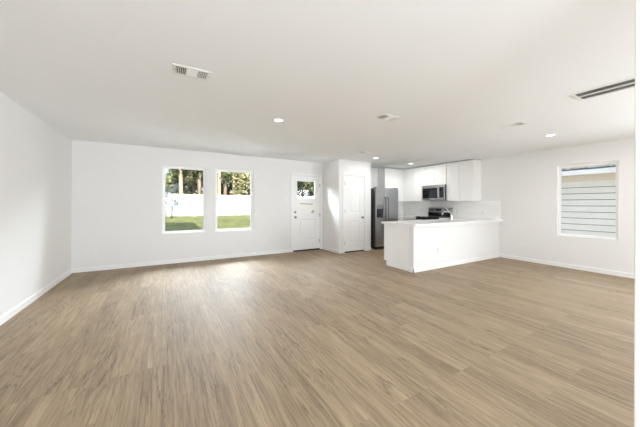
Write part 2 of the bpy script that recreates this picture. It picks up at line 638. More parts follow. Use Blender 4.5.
# ---- windows: vinyl frame, stop, pane, sill
def window_y(name, w, label):
    r = srt(name, (0, 0, 0), label, 'window')
    x0, x1, z0, z1 = w
    fr = MB().frame_xz(x0, x1, z0, z1, 0.044, YF + 0.05, YF + 0.115).build('window_frame', 'vinyl', r, 0.003)
    MB().frame_xz(x0 + 0.044, x1 - 0.044, z0 + 0.044, z1 - 0.044, 0.012, YF + 0.07, YF + 0.10).build('glazing_bead', 'vinyl', r, 0.002)
    MB().box(x0 + 0.05, x1 - 0.05, YF + 0.083, YF + 0.089, z0 + 0.05, z1 - 0.05).build('pane', 'glass', r)
    b = MB()
    b.frame_xz(x0 - 0.001, x1 + 0.001, z0 - 0.001, z1 + 0.001, 0.006, YF - 0.003, YF + 0.05)
    b.build('reveal', 'trim', r)
    MB().box(x0 + 0.005, x1 - 0.005, YF - 0.008, YF + 0.05, z0 + 0.004, z0 + 0.018).build('window_sill', 'trim', r, 0.003)
    return r
window_y('window_1', W1, 'left far window with a white frame looking onto the lawn')
window_y('window_2', W2, 'right far window with a white frame nearer the back door')
def window_x(name, w, label):
    r = srt(name, (0, 0, 0), label, 'window')
    y0, y1, z0, z1 = w
    MB().frame_yz(y0, y1, z0, z1, 0.044, XR + 0.05, XR + 0.115).build('window_frame', 'vinyl', r, 0.003)
    MB().frame_yz(y0 + 0.044, y1 - 0.044, z0 + 0.044, z1 - 0.044, 0.012, XR + 0.07, XR + 0.10).build('glazing_bead', 'vinyl', r, 0.002)
    MB().box(XR + 0.083, XR + 0.089, y0 + 0.05, y1 - 0.05, z0 + 0.05, z1 - 0.05).build('pane', 'glass', r)
    MB().frame_yz(y0 - 0.001, y1 + 0.001, z0 - 0.001, z1 + 0.001, 0.006, XR - 0.003, XR + 0.05).build('reveal', 'trim', r)
    MB().box(XR - 0.008, XR + 0.05, y0 + 0.005, y1 - 0.005, z0 + 0.004, z0 + 0.018).build('window_sill', 'trim', r, 0.003)
    return r
window_x('window_3', W3, 'right wall window looking at the neighbouring siding')

# ---- panel door helper: slab with recessed panels, hung in the xz plane, front face at y
def panel_slab(b, x0, x1, z0, z1, y, thick, panels, holes=()):
    """slab made of stiles and rails around panels and holes (each x0,x1,z0,z1)"""
    cells = list(panels) + list(holes)
    zs = sorted({z0, z1} | {c[2] for c in cells} | {c[3] for c in cells})
    for za, zb in zip(zs, zs[1:]):
        row = sorted([c for c in cells if c[2] <= za + 1e-6 and c[3] >= zb - 1e-6])
        x = x0
        for c in row:
            b.box(x, c[0], y, y + thick, za, zb)
            x = c[1]
        b.box(x, x1, y, y + thick, za, zb)

def panel_inset(b, c, y):
    """moulded raised panel inside an opening"""
    x0, x1, z0, z1 = c
    m1, m2 = 0.018, 0.05
    d = 0.011
    rings = []
    for ins, dep in ((0, 0.0), (m1, d), (m2 - 0.012, d), (m2, 0.004)):
        rings.append([b.bm.verts.new(p) for p in ((x0 + ins, y + dep, z0 + ins), (x1 - ins, y + dep, z0 + ins), (x1 - ins, y + dep, z1 - ins), (x0 + ins, y + dep, z1 - ins))])
    for a, c2 in zip(rings, rings[1:]):
        for k in range(4):
            j = (k + 1) % 4
            b.bm.faces.new((a[k], a[j], c2[j], c2[k]))
    b.bm.faces.new(rings[-1])

def casing(b, x0, x1, z1, y, w=0.057, t=0.016, right=None):
    wr = w if right is None else right
    b.box(x0 - w, x0, y - t, y, 0, z1 + w)
    b.box(x1, x1 + wr, y - t, y, 0, z1 + w)
    b.box(x0, x1, y - t, y, z1, z1 + w)

def knob(name, x, y, z, parent):
    """round door knob on a rosette sticking out towards -y"""
    MB().lathe([(0, 0), (0.032, 0), (0.032, 0.006), (0.024, 0.011), (0.011, 0.014), (0.011, 0.030), (0.022, 0.036), (0.028, 0.047), (0.027, 0.058), (0.018, 0.066), (0, 0.068)],
               (x, y, z), (0, -1, 0)).build(name, 'nickel', parent, smooth=True)

def hinge(x, y, z, parent):
    b = MB()
    b.cyl((x, y - 0.006, z - 0.045), (x, y - 0.006, z + 0.045), 0.006, n=10)
    b.box(x - 0.016, x + 0.016, y - 0.003, y + 0.001, z - 0.044, z + 0.044)
    b.build('hinge', 'nickel', parent)

# ---- back door (half glass)
r = srt('door_1', (0, 0, 0), 'white back door with a square glass light in the far wall', 'door')
dy = YF + 0.012
LITE = (3.035, 3.595, 1.43, 1.905)
pan = (3.11, 3.61, 0.28, 0.86)
b = MB()
panel_slab(b, 2.93, 3.745, 0.035, 2.035, dy, 0.044, [pan], [LITE])
panel_inset(b, pan, dy)
slab = b.build('door_slab', 'door', r)
MB().frame_xz(LITE[0] - 0.025, LITE[1] + 0.025, LITE[2] - 0.025, LITE[3] + 0.025, 0.034, dy - 0.010, dy + 0.004).build('lite_frame', 'door', r, 0.004)
MB().box(LITE[0], LITE[1], dy + 0.018, dy + 0.024, LITE[2], LITE[3]).build('pane', 'glass', r)
b = MB()
b.box(3.205, 3.222, dy + 0.006, dy + 0.017, LITE[2], LITE[3])
b.build('muntin', 'black', r)
knob('door_knob', 2.99, dy, 0.925, r)
MB().lathe([(0, 0), (0.03, 0), (0.03, 0.010), (0.022, 0.016), (0.016, 0.022), (0, 0.022)], (2.99, dy, 1.06), (0, -1, 0)).build('deadbolt', 'nickel', r, smooth=True)
for z in (0.25, 0.97, 1.80):
    hinge(3.752, dy, z, r)
b = MB()
b.box(2.912, 2.93, YF + 0.002, YF + WT, 0, 2.053)
b.box(3.745, 3.763, YF + 0.002, YF + WT, 0, 2.053)
b.box(2.93, 3.745, YF + 0.002, YF + WT, 2.037, 2.053)
b.build('door_jamb', 'trim', r)
MB().box(2.93, 3.745, YF - 0.012, YF + 0.10, 0.0, 0.034).build('threshold', 'rubber', r, 0.004)
b = MB()
casing(b, 2.912, 3.763, 2.053, YF)
struct(b.build('trim_1', 'trim', bevel=0.004), 'white casing around the back door', 'door casing')

# ---- pantry door (two panels)
r = srt('door_2', (0, 0, 0), 'white two-panel pantry door left of the fridge', 'door')
dy = PY + 0.012
p1 = (4.20, 4.565, 1.03, 1.905)
p2 = (4.20, 4.565, 0.24, 0.835)
b = MB()
panel_slab(b, 4.05, 4.695, 0.03, 2.03, dy, 0.035, [p1, p2])
panel_inset(b, p1, dy)
panel_inset(b, p2, dy)
b.build('door_slab', 'door', r)
knob('door_knob', 4.635, dy, 0.92, r)
for z in (0.25, 1.10, 1.82):
    hinge(4.045, dy, z, r)
b = MB()
b.box(4.032, 4.048, PY + 0.002, PY + 0.11, 0, 2.048)
b.box(4.697, 4.713, PY + 0.002, PY + 0.11, 0, 2.048)
b.box(4.048, 4.697, PY + 0.002, PY + 0.11, 2.034, 2.048)
b.build('door_jamb', 'trim', r)
MB().box(4.048, 4.697, PY + 0.004, PY + 0.09, 0.0, 0.028).build('dark_gap', 'rubber', r)
b = MB()
casing(b, 4.032, 4.713, 2.048, PY)
struct(b.build('trim_2', 'trim', bevel=0.004), 'white casing around the pantry door', 'door casing')

# ---- house shell outside: roof, and an unseen taller block added to shade the lawn
b = MB()
b.prism([(-1.9, 2.58), (7.45, 2.58), (2.75, 3.05)], 'y', YB - 0.4, YF + 0.45)
struct(b.build('roof', 'shingle'), 'low shingled roof above the room', 'roof')
b = MB()
b.box(-5.5, 1.72, 3.4, 6.9, 3.05, 6.5)
b.prism([(-5.8, 6.5), (1.78, 6.5), (1.72, 6.65), (-5.6, 6.65)], 'y', 3.2, 7.0)
struct(b.build('wall_shade_block', 'stucco'), 'unseen taller block above the roof, added to shade the lawn', 'wall')
b = MB()
b.box(-5.5, XL - WT - 0.01, 0.0, 6.6, -0.15, 3.05)
struct(b.build('wall_wing_outside', 'stucco'), 'outer left wing of the house below the added upper block', 'wall')

# ================================================================== CEILING FITTINGS
def make_vent(loc, rotz, label):
    """three-way ceiling register: two side banks throwing outwards, a middle bank throwing along +y"""
    t = thing('ceiling_vent', label, 'vent', loc, rotz, 'ceiling air vents')
    w, d = 0.155, 0.095
    f = MB()
    bw = 0.030
    f.box(-w, -w + bw, -d, d, -0.005, 0.0)
    f.box(w - bw, w, -d, d, -0.005, 0.0)
    f.box(-w + bw, w - bw, -d, -d + bw, -0.005, 0.0)
    f.box(-w + bw, w - bw, d - bw, d, -0.005, 0.0)
    f.build('frame', 'vent', t, 0.003)
    ix, iy = w - bw, d - bw
    MB().box(-ix, ix, -iy, iy, -0.0012, -0.0002).build('duct_opening', 'dark', t)
    third = 2 * ix / 3
    for s in (-1, 1):
        b = MB()
        n = 6
        xa = -ix if s < 0 else ix - third
        for i in range(n):
            x = xa + third * (i + 0.5) / n
            m = Matrix.Translation((x, 0, -0.006)) @ Matrix.Rotation(math.radians(-40 * s), 4, 'Y')
            b.box(-0.0008, 0.0008, -iy, iy, -0.0055, 0.0055, m)
        b.build('side_louvers', 'vent', t)
    b = MB()
    n = 7
    for i in range(n):
        y = -iy + 2 * iy * (i + 0.5) / n
        m = Matrix.Translation((0, y, -0.006)) @ Matrix.Rotation(math.radians(52), 4, 'X')
        b.box(-third / 2, third / 2, -0.0009, 0.0009, -0.0056, 0.0056, m)
    b.box(-third / 2 - 0.002, -third / 2 + 0.001, -iy, iy, -0.011, -0.001)
    b.box(third / 2 - 0.001, third / 2 + 0.002, -iy, iy, -0.011, -0.001)
    b.build('middle_louvers', 'vent', t)
    for s in (-1, 1):
        MB().cyl((s * (w - 0.014), 0, -0.007), (s * (w - 0.014), 0, -0.0095), 0.005, n=10).build('screw', 'nickel', t)
    return t
v0 = make_vent((0.19, 2.62, H), 0.0, 'white ceiling vent nearest the left wall, with dark louvers at both ends')
dup(v0, (2.585, 2.645, H), 0.0, 'white ceiling vent in the middle of the room, before the pantry')
dup(v0, (4.415, 1.965, H), -PI / 2, 'white ceiling vent in front of the recessed light by the right wall')
dup(v0, (3.88, 4.68, H), 0.0, 'small far ceiling vent just before the pantry and kitchen')

# return air grille, long side along Y
t = thing('return_air_grille', 'long white return air grille with dark slats beside the right wing wall', 'grille', (3.85, 0.74, H))
w, d = 0.15, 0.375
f = MB()
f.box(-w, w, d - 0.03, d, -0.008, 0)
f.box(-w, w, -d, -d + 0.03, -0.008, 0)
f.box(-w, -w + 0.028, -d + 0.03, d - 0.03, -0.008, 0)
f.box(w - 0.028, w, -d + 0.03, d - 0.03, -0.008, 0)
f.build('frame', 'vent', t, 0.003)
MB().box(-w + 0.028, w - 0.028, -d + 0.03, d - 0.03, -0.0012, -0.0002).build('duct_opening', 'dark', t)
MB().box(-0.010, 0.010, -d + 0.03, d - 0.03, -0.010, -0.001).build('centre_bar', 'vent', t)
b = MB()
n = 48
for i in range(n):
    y = -d + 0.03 + (2 * d - 0.06) * (i + 0.5) / n
    m = Matrix.Translation((0, y, -0.0055)) @ Matrix.Rotation(math.radians(-38), 4, 'X')
    b.box(-w + 0.028, w - 0.028, -0.0006, 0.0006, -0.0045, 0.0045, m)
b.build('slats', 'grille', t)

def make_light(loc, label):
    t = thing('recessed_light', label, 'ceiling light', loc, 0, 'recessed ceiling lights')
    MB().lathe([(0.056, 0), (0.088, 0), (0.088, -0.002), (0.082, -0.005), (0.058, -0.006), (0.056, 0)], n=36).build('trim_ring', 'vent', t, smooth=False)
    MB().lathe([(0, -0.004), (0.035, -0.0045), (0.056, -0.003), (0.056, -0.0005), (0, -0.0005)], n=36).build('lens', 'lens', t, smooth=False)
    return t
spots = [((1.34, 3.49), 'lit recessed ceiling light over the middle of the empty living floor'),
         ((4.57, 5.10), 'lit recessed ceiling light closest to the pantry corner and fridge'),
         ((6.05, 5.27), 'lit recessed ceiling light in front of the upper kitchen cabinets'),
         ((5.57, 1.92), 'lit recessed ceiling light nearest the right wall window')]
l0 = None
for ((x, y), lab), watts in zip(spots, RECESSED_WATTS):
    if l0 is None:
        l0 = make_light((x, y, H), lab)
    else:
        dup(l0, (x, y, H), 0, lab)
    s = light('recessed_lamp', 'AREA', (x, y, H - 0.02), watts, (0.96, 0.965, 0.95))
    s.data.shape = 'DISK'
    s.data.size = 0.14

# ================================================================== OUTLETS AND SWITCH
def make_outlet(loc, rotz, label):
    """duplex outlet facing -y in its own frame"""
    t = thing('wall_outlet', label, 'outlet', loc, rotz, 'electrical outlets')
    MB().box(-0.036, 0.036, -0.006, 0.0, -0.058, 0.058).build('cover_plate', 'plastic', t, 0.003)
    for s in (-1, 1):
        rc = MB().box(-0.017, 0.017, -0.0085, -0.005, s * 0.025 - 0.014, s * 0.025 + 0.014).build('receptacle', 'plastic', t, 0.003)
        b = MB()
        b.box(-0.008, -0.0055, -0.0092, -0.008, s * 0.025 - 0.003, s * 0.025 + 0.006)
        b.box(0.0055, 0.008, -0.0092, -0.008, s * 0.025 - 0.003, s * 0.025 + 0.006)
        b.box(-0.002, 0.002, -0.0092, -0.008, s * 0.025 - 0.010, s * 0.025 - 0.006)
        b.build('slots', 'slot', rc)
    MB().cyl((0, -0.006, 0), (0, -0.0085, 0), 0.003, n=8).build('screw', 'plastic', t)
    return t
PEN_Y = 3.42
o0 = make_outlet((-1.20, YF, 0.36), 0, 'white wall outlet low on the far wall near the left corner')
dup(o0, (2.16, YF, 0.35), 0, 'white wall outlet low on the far wall between right window and door')
dup(o0, (XR, 2.95, 0.36), -PI / 2 * -1 if False else PI / 2 * -1, 'white wall outlet low on the right wall beside the peninsula')
dup(o0, (4.72, PEN_Y - 0.006, 0.36), 0, 'white outlet on the face of the peninsula')
dup(o0, (XR - 0.008, 6.20, 1.11), -PI / 2, 'white backsplash outlet deepest in the kitchen corner')
dup(o0, (XR - 0.008, 5.69, 1.10), -PI / 2, 'white backsplash outlet just left of the range')
dup(o0, (XR - 0.008, 4.50, 1.08), -PI / 2, 'white backsplash outlet just right of the range')
dup(o0, (XR - 0.008, 3.81, 1.08), -PI / 2, 'white backsplash outlet at the right end of the counter')

t = thing('light_switch', 'white two-gang light switch on the wall left of the back door', 'switch', (2.70, YF, 1.36))
MB().box(-0.058, 0.058, -0.006, 0, -0.058, 0.058).build('cover_plate', 'plastic', t, 0.003)
for s in (-1, 1):
    MB().box(s * 0.023 - 0.012, s * 0.023 + 0.012, -0.011, -0.005, -0.028, 0.028).build('rocker', 'plastic', t, 0.003)

# paper on the back door
t = thing('paper_notice', 'white paper sheet taped below the glass of the back door', 'paper', (3.33, YF + 0.010, 1.17))
rot = Matrix.Rotation(math.radians(3.0), 4, 'Y')
MB().box(-0.225, 0.225, -0.0015, 0, -0.12, 0.115, rot).build('sheet', 'paper', t)
MB().box(-0.205, 0.18, -0.003, -0.001, 0.105, 0.125, rot).build('top_edge_tape', 'tape', t)
b = MB()
prof = [(-0.002, 0), (-0.014, 0.03), (-0.02, 0.06), (-0.012, 0.085)]
vv = []
for k, (yy, zz) in enumerate(prof):
    vv.append((b.bm.verts.new((0.13 + 0.022 * k, yy, -0.13 + zz)), b.bm.verts.new((0.225, yy * 0.7 - 0.004, -0.13 + zz))))
for a_, b_ in zip(vv, vv[1:]):
    b.bm.faces.new((a_[0], a_[1], b_[1], b_[0]))
o = b.build('curled_corner', 'curl', t)
sol = o.modifiers.new('thick', 'SOLIDIFY')
sol.thickness = 0.001

# ================================================================== KITCHEN
CZ = 0.915
# ---- upper cabinets on the right wall (face -x)
FX = 6.72
def upper_x(y0, y1, z0, z1, doors, label, filler=None):
    t = thing('upper_cabinet', label, 'cabinet', (XR, (y0 + y1) / 2, z0), 0, 'white upper kitchen cabinets')
    ox, oy = XR, (y0 + y1) / 2
    MB().box(FX + 0.021 - ox, -0.002, y0 + 0.001 - oy, y1 - 0.001 - oy, 0, z1 - z0).build('carcass', 'cabinet', t, 0.001)
    for a, c in doors:
        MB().box(FX - ox, FX + 0.019 - ox, a + 0.004 - oy, c - 0.004 - oy, 0.002, z1 - z0 - 0.004).build('cabinet_door', 'cabinet', t, 0.002)
    if filler:
        MB().box(FX + 0.006 - ox, FX + 0.021 - ox, filler[0] - oy, filler[1] - oy, 0, z1 - z0).build('filler_strip', 'cabinet', t)
    return t
ZT = 2.425
upper_x(3.86, 4.622, 1.375, ZT, [(3.86, 4.235), (4.235, 4.622)], 'white two-door upper cabinet at the right end of the run')
upper_x(4.626, 5.384, 1.84, ZT, [(4.626, 5.005), (5.005, 5.384)], 'short white two-door upper cabinet above the microwave')
upper_x(5.388, 6.185, 1.375, ZT, [(5.388, 5.74), (5.74, 6.085)], 'white two-door upper cabinet left of the microwave', (6.087, 6.185))
# corner cabinet on the far wall, facing -y
t = thing('upper_cabinet', 'white corner upper cabinet right above the fridge side', 'cabinet', (6.34, YF, 1.375), 0, 'white upper kitchen cabinets')
MB().box(5.93 - 6.34, XR - 0.002 - 6.34, 6.211 - YF, -0.002, 0, ZT - 1.375).build('carcass', 'cabinet', t, 0.001)
MB().box(5.932 - 6.34, 6.66 - 6.34, 6.19 - YF, 6.209 - YF, 0.002, ZT - 1.379).build('cabinet_door', 'cabinet', t, 0.002)
MB().box(6.662 - 6.34, 6.74 - 6.34, 6.197 - YF, 6.211 - YF, 0, ZT - 1.375).build('filler_strip', 'cabinet', t)

# ---- backsplash slab on the wall (part of the setting)
b = MB()
b.box(XR - 0.008, XR, 3.40, YF, CZ + 0.001, 1.374)
struct(b.build('trim_3', 'backsplash'), 'white backsplash on the right wall above the counter', 'backsplash')
struct(MB().box(5.96, XR - 0.009, YF - 0.008, YF, CZ + 0.001, 1.374).build('trim_4', 'backsplash'), 'white backsplash on the far wall right of the fridge', 'backsplash')

# ---- base cabinets
def pull(x, y, z, parent, axis):
    b = MB()
    if axis == 'y':
        b.tube([(x, y - 0.06, z), (x - 0.025, y - 0.055, z), (x - 0.025, y + 0.055, z), (x, y + 0.06, z)], 0.005, 8)
    else:
        b.tube([(x - 0.06, y, z), (x - 0.055, y + 0.025, z), (x + 0.055, y + 0.025, z), (x + 0.06, y, z)], 0.005, 8)
    b.build('handle', 'nickel', parent)
def base_x(y0, y1, label, blind=0.0):
    """base cabinet on the right wall, front towards -x"""
    oy = (y0 + y1) / 2
    t = thing('base_cabinet', label, 'cabinet', (XR, oy, 0), 0, 'white base cabinets')
    MB().box(6.45 - XR, -0.010, y0 - oy, y1 - oy, 0.10, 0.873).build('carcass', 'cabinet', t)
    MB().box(6.52 - XR, -0.010, y0 - oy, y1 - oy, 0.0, 0.10).build('toe_kick', 'cabinet', t)
    e1 = y1 - blind
    dr = MB().box(6.43 - XR, 6.449 - XR, y0 + 0.003 - oy, e1 - 0.003 - oy, 0.72, 0.868).build('drawer', 'cabinet', t, 0.002)
    do = MB().box(6.43 - XR, 6.449 - XR, y0 + 0.003 - oy, e1 - 0.003 - oy, 0.105, 0.714).build('cabinet_door', 'cabinet', t, 0.002)
    return t
base_x(4.225, 4.620, 'white base cabinet between the range and the peninsula')
base_x(5.390, 6.480, 'white base cabinet in the corner left of the range', 0.62)
t = thing('base_cabinet', 'white base cabinet on the far wall beside the fridge', 'cabinet', (6.2, YF, 0), 0, 'white base cabinets')
MB().box(5.975 - 6.2, 6.425 - 6.2, 5.91 - YF, -0.010, 0.10, 0.873).build('carcass', 'cabinet', t)
MB().box(5.975 - 6.2, 6.425 - 6.2, 5.98 - YF, -0.010, 0, 0.10).build('toe_kick', 'cabinet', t)
MB().box(5.978 - 6.2, 6.422 - 6.2, 5.89 - YF, 5.909 - YF, 0.72, 0.868).build('drawer', 'cabinet', t, 0.002)
MB().box(5.978 - 6.2, 6.422 - 6.2, 5.89 - YF, 5.909 - YF, 0.105, 0.714).build('cabinet_door', 'cabinet', t, 0.002)

# ---- peninsula
PEN_X = 4.0
t = thing('kitchen_peninsula', 'white kitchen peninsula with plain back panel facing the living room', 'peninsula', (PEN_X, PEN_Y, 0))
def pb(name, mat, x0, x1, y0, y1, z0, z1, bev=0.0, par=None):
    return MB().box(x0 - PEN_X, x1 - PEN_X, y0 - PEN_Y, y1 - PEN_Y, z0, z1).build(name, mat, par or t, bev)
pb('back_panel', 'wall', PEN_X, XR - 0.002, PEN_Y, PEN_Y + 0.115, 0, 0.873, 0.004)
pb('end_panel', 'cabinet', PEN_X, PEN_X + 0.02, PEN_Y + 0.117, 4.13, 0, 0.873, 0.001)
pb('end_panel', 'cabinet', PEN_X, PEN_X + 0.02, 4.131, 4.20, 0.10, 0.873, 0.001)
# carcass round the sink bowl
b = MB()
SX0, SX1, SY0, SY1 = 5.02, 5.78, 3.72, 4.12
b.box(PEN_X + 0.021, SX0 - 0.03, PEN_Y + 0.117, 4.18, 0.10, 0.873)
b.box(SX1 + 0.03, 6.42, PEN_Y + 0.117, 4.18, 0.10, 0.873)
b.box(SX0 - 0.03, SX1 + 0.03, PEN_Y + 0.117, 4.18, 0.10, 0.62)
b.box(SX0 - 0.03, SX1 + 0.03, PEN_Y + 0.117, SY0 - 0.03, 0.62, 0.873)
b.box(SX0 - 0.03, SX1 + 0.03, SY1 + 0.025, 4.18, 0.62, 0.873)
for v in b.bm.verts:
    v.co -= Vector((PEN_X, PEN_Y, 0))
b.build('carcass', 'cabinet', t)
pb('toe_kick', 'cabinet', PEN_X + 0.021, 6.42, PEN_Y + 0.2, 4.12, 0, 0.10)
for i in range(5):
    x = PEN_X + 0.025 + i * 0.478
    pb('cabinet_door', 'cabinet', x + 0.002, x + 0.474, 4.181, 4.20, 0.105, 0.868, 0.002)
b = MB()
b.prism([(PEN_Y, 0), (PEN_Y - BT, 0), (PEN_Y - BT, BH - 0.012), (PEN_Y - BT * 0.4, BH), (PEN_Y, BH)], 'x', PEN_X - BT, XR - BT)
b.prism([(PEN_X, 0), (PEN_X - BT, 0), (PEN_X - BT, BH - 0.012), (PEN_X - BT * 0.4, BH), (PEN_X, BH)], 'y', PEN_Y - BT, PEN_Y + 0.115)
for v in b.bm.verts:
    v.co -= Vector((PEN_X, PEN_Y, 0))
b.build('baseboard', 'trim', t)
b = MB()
b.box(-0.012, 0, -0.012, 0.115, 0.845, 0.873)
b.box(0, XR - 0.003 - PEN_X, -0.012, 0, 0.845, 0.873)
b.build('cap_trim', 'trim', t, 0.003)

# ---- continuous worktop: peninsula + wall runs, sink cut-out
CX0, CY0, CY1 = 3.94, 3.325, 4.225
b = MB()
z0, z1 = 0.875, CZ
b.box(CX0, SX0, CY0, CY1, z0, z1)
b.box(SX0, SX1, CY0, SY0, z0, z1)
b.box(SX0, SX1, SY1, CY1, z0, z1)
b.box(SX1, XR - 0.0095, CY0, CY1, z0, z1)
b.box(6.405, XR - 0.0095, CY1, 4.622, z0, z1)
ct = b.build('countertop', 'counter')
bmx = bmesh.new(); bmx.from_mesh(ct.data); bmesh.ops.remove_doubles(bmx, verts=bmx.verts, dist=1e-5); bmx.to_mesh(ct.data); bmx.free()
tag(ct, 'white quartz worktop of the peninsula with the sink', 'countertop', 'white worktops')
b = MB()
b.box(6.405, XR - 0.0095, 5.388, YF - 0.0095, z0, z1)
b.box(5.968, 6.405, 5.865, YF - 0.0095, z0, z1)
tag(b.build('countertop', 'counter'), 'white quartz worktop in the corner between fridge and range', 'countertop', 'white worktops')

# ---- sink and faucet
t = thing('kitchen_sink', 'undermount steel sink let into the peninsula worktop', 'sink', (5.4, 3.92, 0.66))
b = MB()
x0, x1, y0, y1 = SX0 - 0.004 - 5.4, SX1 + 0.004 - 5.4, SY0 - 0.004 - 3.92, SY1 + 0.004 - 3.92
b.box(x0, x1, y0, y1, 0.0, 0.008)
b.box(x0 - 0.006, x0, y0, y1, 0.0, 0.213)
b.box(x1, x1 + 0.006, y0, y1, 0.0, 0.213)
b.box(x0 - 0.006, x1 + 0.006, y0 - 0.006, y0, 0.0, 0.213)
b.box(x0 - 0.006, x1 + 0.006, y1, y1 + 0.006, 0.0, 0.213)
b.build('bowl', 'steel', t)
MB().lathe([(0, 0.010), (0.03, 0.010), (0.044, 0.012), (0.046, 0.008)], n=20).build('drain', 'chrome', t, smooth=True)
t = thing('faucet', 'chrome single lever faucet standing behind the peninsula sink', 'faucet', (5.42, 3.60, CZ))
MB().lathe([(0, 0), (0.028, 0), (0.028, 0.006), (0.022, 0.014), (0.020, 0.05), (0.019, 0.12), (0.017, 0.135), (0, 0.14)], n=22).build('body', 'chrome', t, smooth=True)
pts = []
for k in range(15):
    a = PI * k / 14 * 0.86
    pts.append((0, 0.115 - 0.115 * math.cos(a), 0.125 + 0.085 * math.sin(a)))
pts.append((0, pts[-1][1] + 0.008, pts[-1][2] - 0.035))
MB().tube([(0, 0, 0.08)] + pts, [0.013] * (len(pts) - 1) + [0.017, 0.017], 12).build('spout', 'chrome', t, smooth=True)
MB().tube([(0, 0.075, 0.205), (0, 0.09, 0.235), (0, 0.145, 0.315)], [0.012, 0.011, 0.016], 10).build('lever', 'chrome', t, smooth=True)

# ---- refrigerator, front towards -y
RX0, RX1, RY = 5.06, 5.95, 5.65
t = thing('refrigerator', 'stainless side-by-side refrigerator next to the pantry wall', 'refrigerator', (RX0, RY, 0))
def fb(name, mat, x0, x1, y0, y1, z0, z1, bev=0.0, par=None):
    return MB().box(x0 - RX0, x1 - RX0, y0 - RY, y1 - RY, z0, z1).build(name, mat, par or t, bev)
fb('body', 'steel_side', RX0 + 0.004, RX1 - 0.004, RY + 0.085, 6.46, 0.02, 1.735, 0.004)
SPL = 5.447
# left door is built round the dispenser recess
b = MB()
d0, d1, dz0, dz1 = 5.105, 5.345, 0.90, 1.265
b.box(RX0, SPL - 0.006, RY, RY + 0.078, dz1, 1.75)
b.box(RX0, SPL - 0.006, RY, RY + 0.078, 0.085, dz0)
b.box(RX0, d0, RY, RY + 0.078, dz0, dz1)
b.box(d1, SPL - 0.006, RY, RY + 0.078, dz0, dz1)
b.box(d0, d1, RY + 0.06, RY + 0.078, dz0, dz1)
for v in b.bm.verts:
    v.co -= Vector((RX0, RY, 0))
bmesh.ops.remove_doubles(b.bm, verts=b.bm.verts, dist=1e-5)
ld = b.build('freezer_door', 'steel', t)
fb('dispenser_panel', 'nickel', d0, d1, RY - 0.002, RY + 0.03, 1.15, dz1, 0.003, ld)
fb('dispenser_recess', 'black', d0, d1, RY + 0.045, RY + 0.059, dz0, 1.15, 0.0, ld)
fb('dispenser_tray', 'black', d0, d1, RY + 0.0, RY + 0.05, dz0, dz0 + 0.02, 0.0, ld)
fb('dispenser_paddle', 'dark_steel', 5.20, 5.25, RY + 0.02, RY + 0.045, 0.98, 1.14, 0.004, ld)
rd = fb('fridge_door', 'steel', SPL + 0.006, RX1, RY, RY + 0.078, 0.085, 1.75, 0.010)
for x, par in ((SPL - 0.045, ld), (SPL + 0.045, rd)):
    pts = [(x, RY + 0.002, 0.70), (x, RY - 0.045, 0.73), (x, RY - 0.055, 0.85), (x, RY - 0.058, 1.10), (x, RY - 0.055, 1.36), (x, RY - 0.045, 1.46), (x, RY + 0.002, 1.49)]
    MB().tube([(px - RX0, py - RY, pz) for px, py, pz in pts], 0.0145, 12).build('handle', 'dark_steel', par, smooth=True)
fb('base_grille', 'black', RX0 + 0.02, RX1 - 0.02, RY + 0.05, RY + 0.085, 0.0, 0.08, 0.003)
for x in (RX0 + 0.02, RX1 - 0.10):
    fb('hinge_cover', 'steel_side', x, x + 0.08, RY + 0.03, RY + 0.14, 1.751, 1.765, 0.003)

# ---- microwave over the range, front towards -x
MY0, MY1, MX = 4.628, 5.382, 6.645
t = thing('microwave', 'stainless over-the-range microwave with black glass door', 'microwave', (XR, 5.005, 1.415))
def mb(name, mat, x0, x1, y0, y1, z0, z1, bev=0.0, par=None):
    return MB().box(x0 - XR, x1 - XR, y0 - 5.005, y1 - 5.005, z0 - 1.415, z1 - 1.415).build(name, mat, par or t, bev)
mb('body', 'dark_steel', MX + 0.03, XR - 0.010, MY0, MY1, 1.415, 1.835, 0.003)
dr = MB()
dr.frame_yz(4.80 - 5.005, MY1 - 5.005, 0.012, 0.42 - 0.052, 0.03, MX - XR, MX + 0.029 - XR)
dr = dr.build('oven_door', 'steel', t, 0.003)
mb('door_window', 'black_glass', MX + 0.004, MX + 0.02, 4.831, MY1 - 0.031, 1.458, 1.752, 0, dr)
hb = MB()
hb.tube([(MX - XR, 4.815 - 5.005, 0.045), (MX - 0.032 - XR, 4.815 - 5.005, 0.06), (MX - 0.036 - XR, 4.815 - 5.005, 0.19), (MX - 0.032 - XR, 4.815 - 5.005, 0.325), (MX - XR, 4.815 - 5.005, 0.34)], 0.011, 10)
hb.build('handle', 'steel', dr, smooth=True)
cp = mb('control_panel', 'steel', MX, MX + 0.029, MY0, 4.797, 1.427, 1.783, 0.003)
mb('keypad', 'black_glass', MX - 0.002, MX + 0.001, MY0 + 0.022, 4.785, 1.47, 1.765, 0, cp)
for i in range(4):
    for j in range(3):
        y = MY0 + 0.045 + j * 0.037
        z = 1.495 + i * 0.045
        mb('button', 'dark_steel', MX - 0.0035, MX - 0.0015, y, y + 0.022, z, z + 0.02, 0, cp)
mb('vent_strip', 'steel', MX, MX + 0.029, MY0, MY1, 1.785, 1.835, 0.003)
mb('bottom_lip', 'steel', MX + 0.002, MX + 0.029, MY0, MY1, 1.4151, 1.426, 0.002)

